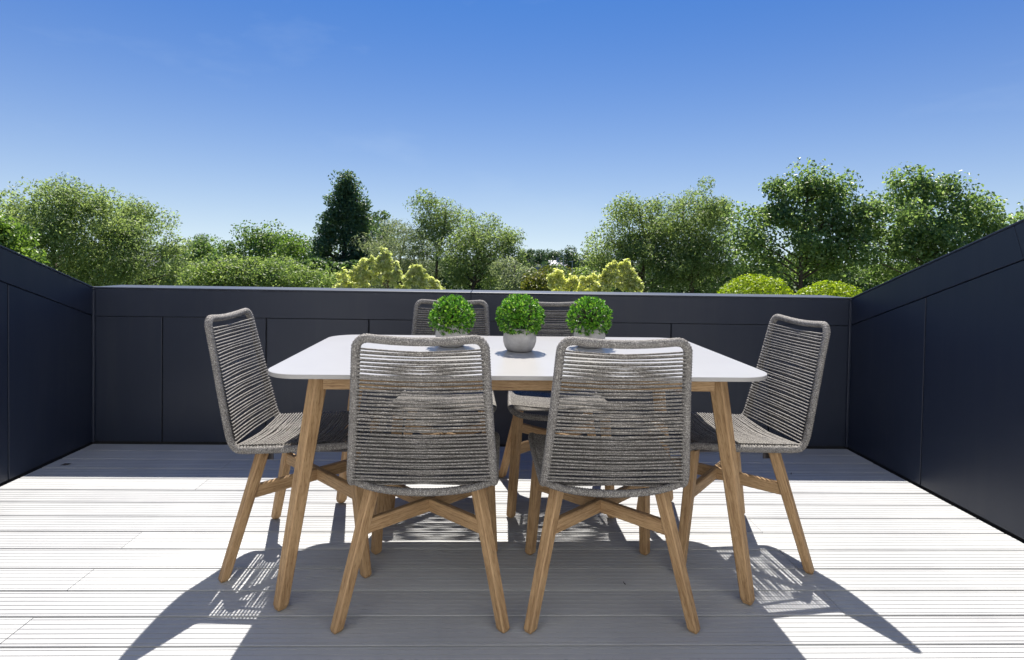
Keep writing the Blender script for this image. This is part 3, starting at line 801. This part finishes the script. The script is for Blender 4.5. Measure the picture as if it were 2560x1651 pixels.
# ------------------------------------------------------------------ far houses, sign, lamp posts
M_WHITE = m_plain('render_white', (0.75, 0.74, 0.72), 0.8, var=0.05, scale=1)
M_SLATE = m_plain('slate', (0.16, 0.16, 0.18), 0.7, var=0.2, scale=2)
M_PALE = m_plain('pale_roof', (0.50, 0.49, 0.50), 0.7, var=0.1, scale=2)
M_GLASS = m_plain('window_glass', (0.03, 0.035, 0.045), 0.1)
M_STEEL = m_plain('galvanised', (0.33, 0.34, 0.36), 0.5, metal=0.4)
M_SIGN = m_plain('sign_back', (0.20, 0.22, 0.25), 0.5, var=0.1, scale=1)
def house(lab, px, py_eave, D, w, d, rise, roofm):
    p = at(px, py_eave, D); h = p.z - GZ
    r = empty('house', (p.x, D, GZ)); tag(r, lab, 'house')
    v, f = box_vf(-w / 2, w / 2, 0, d, 0, h); mesh_obj('wall', v, f, M_WHITE, r)
    o = 0.35
    prof = [(-o, h - 0.1), (d / 2, h + rise), (d + o, h - 0.1), (d + o, h + 0.15), (d / 2, h + rise + 0.25), (-o, h + 0.15)]
    rf = prism('roof', prof, 'x', -w / 2 - o, w / 2 + o, roofm, r)
    prism('gable', [(0, h - 0.02), (d, h - 0.02), (d / 2, h + rise - 0.15)], 'x', -w / 2 + 0.002, w / 2 - 0.002, M_WHITE, r)
    v, f = box_vf(-0.4, 0.4, d / 2 - 0.35, d / 2 + 0.35, h + rise - 0.4, h + rise + 1.0); mesh_obj('chimney', v, f, M_SLATE, rf)
    for i in range(int(w // 2.4)):
        x = -w / 2 + 1.3 + i * 2.4
        for z in (h - 1.9, h - 4.6):
            v, f = box_vf(x - 0.5, x + 0.5, -0.05, 0.02, z, z + 1.2); wnd = mesh_obj('window', v, f, M_WHITE, r)
            v, f = box_vf(x - 0.42, x + 0.42, -0.06, -0.051, z + 0.08, z + 1.12); mesh_obj('pane', v, f, M_GLASS, wnd)
    return r
house('white far house with pale roof beside the broad far tree', 1398, 668, 150, 4.2, 6, 1.4, M_PALE)
house('house with grey slate roof seen through the feathery ash tree', 392, 690, 60, 3.6, 5, 2.0, M_SLATE)
p = at(1349, 686, 80)
sg = empty('road_sign', (p.x, 80, GZ)); tag(sg, 'tall grey road sign seen from behind with ribbed back', 'sign')
for s in (-0.4, 0.4):
    v, f = tube_vf([Vector((s, 0.06, 0)), Vector((s, 0.06, p.z - GZ + 1.3))], 0.05, 8); mesh_obj('post', v, f, M_STEEL, sg)
for i in range(7):
    z = p.z - GZ + i * 0.19; v, f = box_vf(-0.55, 0.55, 0, 0.02, z, z + 0.17); mesh_obj('panel', v, f, M_SIGN, sg)
def lamp(px, pyt, D, lab):
    p = at(px, pyt, D); r = empty('lamp_post', (p.x, D, GZ)); tag(r, lab, 'lamp post', 'far street lamps')
    h = p.z - GZ
    v, f = tube_vf([Vector((0, 0, 0)), Vector((0, 0, h * 0.5)), Vector((0, 0, h))], [0.10, 0.08, 0.06], 8); mesh_obj('pole', v, f, M_STEEL, r)
    v, f = box_vf(-0.55, 0.1, -0.12, 0.12, h, h + 0.12); mesh_obj('lamp_head', v, f, M_STEEL, r)
lamp(1409, 642, 110, 'taller thin street lamp beside the white far house')
lamp(1431, 655, 100, 'thin street lamp by the pale far tree')

# ------------------------------------------------------------------ clipped box balls in planters behind the wall
M_PLANTER = m_plain('planter_grey', (0.12, 0.12, 0.125), 0.7, var=0.1)
def box_ball(px, R, cz, Y, lab):
    p = at(px, 720, Y); r = empty('box_ball_plant', (p.x, Y, 0.1)); tag(r, lab, 'topiary', 'clipped box balls behind the wall')
    c = cz - 0.1
    hh = c - R * 0.75
    vv, ff = lathe_vf([(0.15, 0), (0.19, hh * 0.9), (0.20, hh), (0.18, hh), (0.175, hh - 0.03)], 28); mesh_obj('planter', vv, ff, M_PLANTER, r)
    v, f = tube_vf([Vector((0, 0, hh - 0.06)), Vector((0, 0, c))], [0.02, 0.012], 7); mesh_obj('stem', v, f, M_BARK_D, r)
    n = 9000; d = unit(n); d = d[d[:, 2] > -0.6]; n = len(d)
    lump = 1 + 0.04 * np.sin(d[:, 0] * 9 + px) * np.cos(d[:, 2] * 8) + 0.02 * np.sin(d[:, 1] * 23 + d[:, 0] * 17)
    C = np.array([0, 0, c]) + d * (R * lump * nrg.uniform(0.84, 1.04, n))[:, None] * np.array([1, 1, 0.93])
    leaf_mesh('foliage', C, d * 0.9, 0.022, L_BOX, r, 0.6, jitter=0.6)
box_ball(1888, 0.300, 0.755, 4.35, 'larger clipped lemon-green box ball behind the level parapet wall')
box_ball(2076, 0.270, 0.745, 4.35, 'smaller clipped lemon-green box ball near the corner of the parapet walls')

# ------------------------------------------------------------------ table plants
def ball_plant(x, y, lab, seed, R=0.087, n=600):
    g = np.random.default_rng(seed)
    r = empty('potted_ball', (x, y, TZ + 0.0035)); r.rotation_euler = (0, 0, seed * 1.3); tag(r, lab, 'potted plant', 'potted green balls on the table')
    prof = [(0.043, 0.0), (0.050, 0.003), (0.059, 0.018), (0.0645, 0.036), (0.0655, 0.050), (0.063, 0.068), (0.0585, 0.084), (0.057, 0.089), (0.054, 0.0905), (0.051, 0.088), (0.050, 0.078)]
    v, f = lathe_vf(prof, 40); mesh_obj('pot', v, f, M_CONC, r, smooth=True)
    c = np.array([0, 0, 0.134 if n > 610 else 0.119])
    d = g.normal(0, 1, (n * 2, 3)); d /= np.linalg.norm(d, axis=1)[:, None]
    d = d[d[:, 2] > -0.78][:n]
    Cs = []; Ns = []; Ts = []
    V = []; F = []
    # sprigs: a rosette of small spoon-shaped leaves at the tip of a short twig
    for i in range(len(d)):
        dv = d[i]; rr = R * g.uniform(0.84, 1.12) * (1 - 0.05 * abs(d[i][2]))
        a = np.cross(dv, g.normal(0, 1, 3)); a /= np.linalg.norm(a); b = np.cross(dv, a)
        m_ = g.integers(4, 7)
        for j in range(m_):
            an = 2 * math.pi * (j + g.uniform(-.2, .2)) / m_; out = a * math.cos(an) + b * math.sin(an)
            ln = g.uniform(0.010, 0.0155); wd = ln * g.uniform(0.40, 0.52); op = g.uniform(0.35, 1.15)
            t = dv * math.cos(op) + out * math.sin(op); nn = dv * math.sin(op) - out * math.cos(op); s = np.cross(t, nn)
            p0 = c + dv * (rr - ln * 0.75) + out * 0.0012
            k = len(V)
            V += [p0 - s * wd * .12, p0 + s * wd * .12, p0 + t * ln * .55 + s * wd * .5 + nn * wd * .16, p0 + t * ln * .92 + s * wd * .28 + nn * wd * .05, p0 + t * ln * 1.0 - s * wd * .0, p0 + t * ln * .92 - s * wd * .28 + nn * wd * .05, p0 + t * ln * .55 - s * wd * .5 + nn * wd * .16]
            mid = len(V); V += [p0 + t * ln * .55 - nn * wd * .02]
            F += [(k, k + 1, mid), (k + 1, k + 2, mid), (k + 2, k + 3, mid), (k + 3, k + 4, mid), (k + 4, k + 5, mid), (k + 5, k + 6, mid), (k + 6, k, mid)]
    o = mesh_obj('foliage', V, F, L_BALL, r, smooth=True)
    # twig core that carries the sprigs
    vv = []; ff = []
    for i in range(0, len(d), 4):
        w_, q_ = tube_vf([Vector(c * np.array([1, 1, 0.8])), Vector(c + d[i] * R * 0.82)], [0.0016, 0.0008], 4, off=len(vv), cap=False); vv += w_; ff += q_
    mesh_obj('twigs', vv, ff, M_BARK_D, r)
    v, f = tube_vf([Vector((0, 0, 0.06)), Vector((0, 0, 0.12))], [0.02, 0.012], 8); mesh_obj('stem', v, f, M_BARK_D, r)
    return r
ball_plant(-0.158, 2.458, 'round leafy ball in grey concrete pot, before the chair beside the yellow acer', 3, 0.090)
ball_plant(0.116, 2.352, 'round leafy ball in grey concrete pot, in the middle of the table row', 5, 0.090, 640)
ball_plant(0.412, 2.480, 'round leafy ball in grey concrete pot, at the box-ball end of the table row', 9, 0.0905, 560)

# ------------------------------------------------------------------ fallen leaves on the deck
M_DEAD = m_plain('dead_leaf', (0.035, 0.028, 0.022), 0.8, var=0.3, scale=60)
def dead_leaf(px, py, s, lab, a):
    p = on_floor(px, py)
    v = [(-s, 0, 0.001), (-s * .3, s * .35, 0.006), (s * .4, s * .3, 0.004), (s, 0, 0.008), (s * .3, -s * .32, 0.003), (-s * .4, -s * .3, 0.005), (0, 0, 0.001)]
    o = mesh_obj('fallen_leaf', v, [(0, 6, 1), (1, 6, 2), (2, 6, 3), (3, 6, 4), (4, 6, 5), (5, 6, 0)], M_DEAD)
    o.location = (p.x, p.y, 0.001); o.rotation_euler = (0, 0, a); tag(o, lab, 'leaf')
dead_leaf(166, 1163, 0.028, 'curled dark fallen leaf on the deck in the wall shadow near the ash-tree wall', 0.3)
dead_leaf(1978, 1187, 0.010, 'tiny brown fallen leaf on the deck behind the turned end chair', 1.0)
dead_leaf(1561, 1462, 0.007, 'tiny brown fallen leaf in the table shade between two chairs', 2.0)
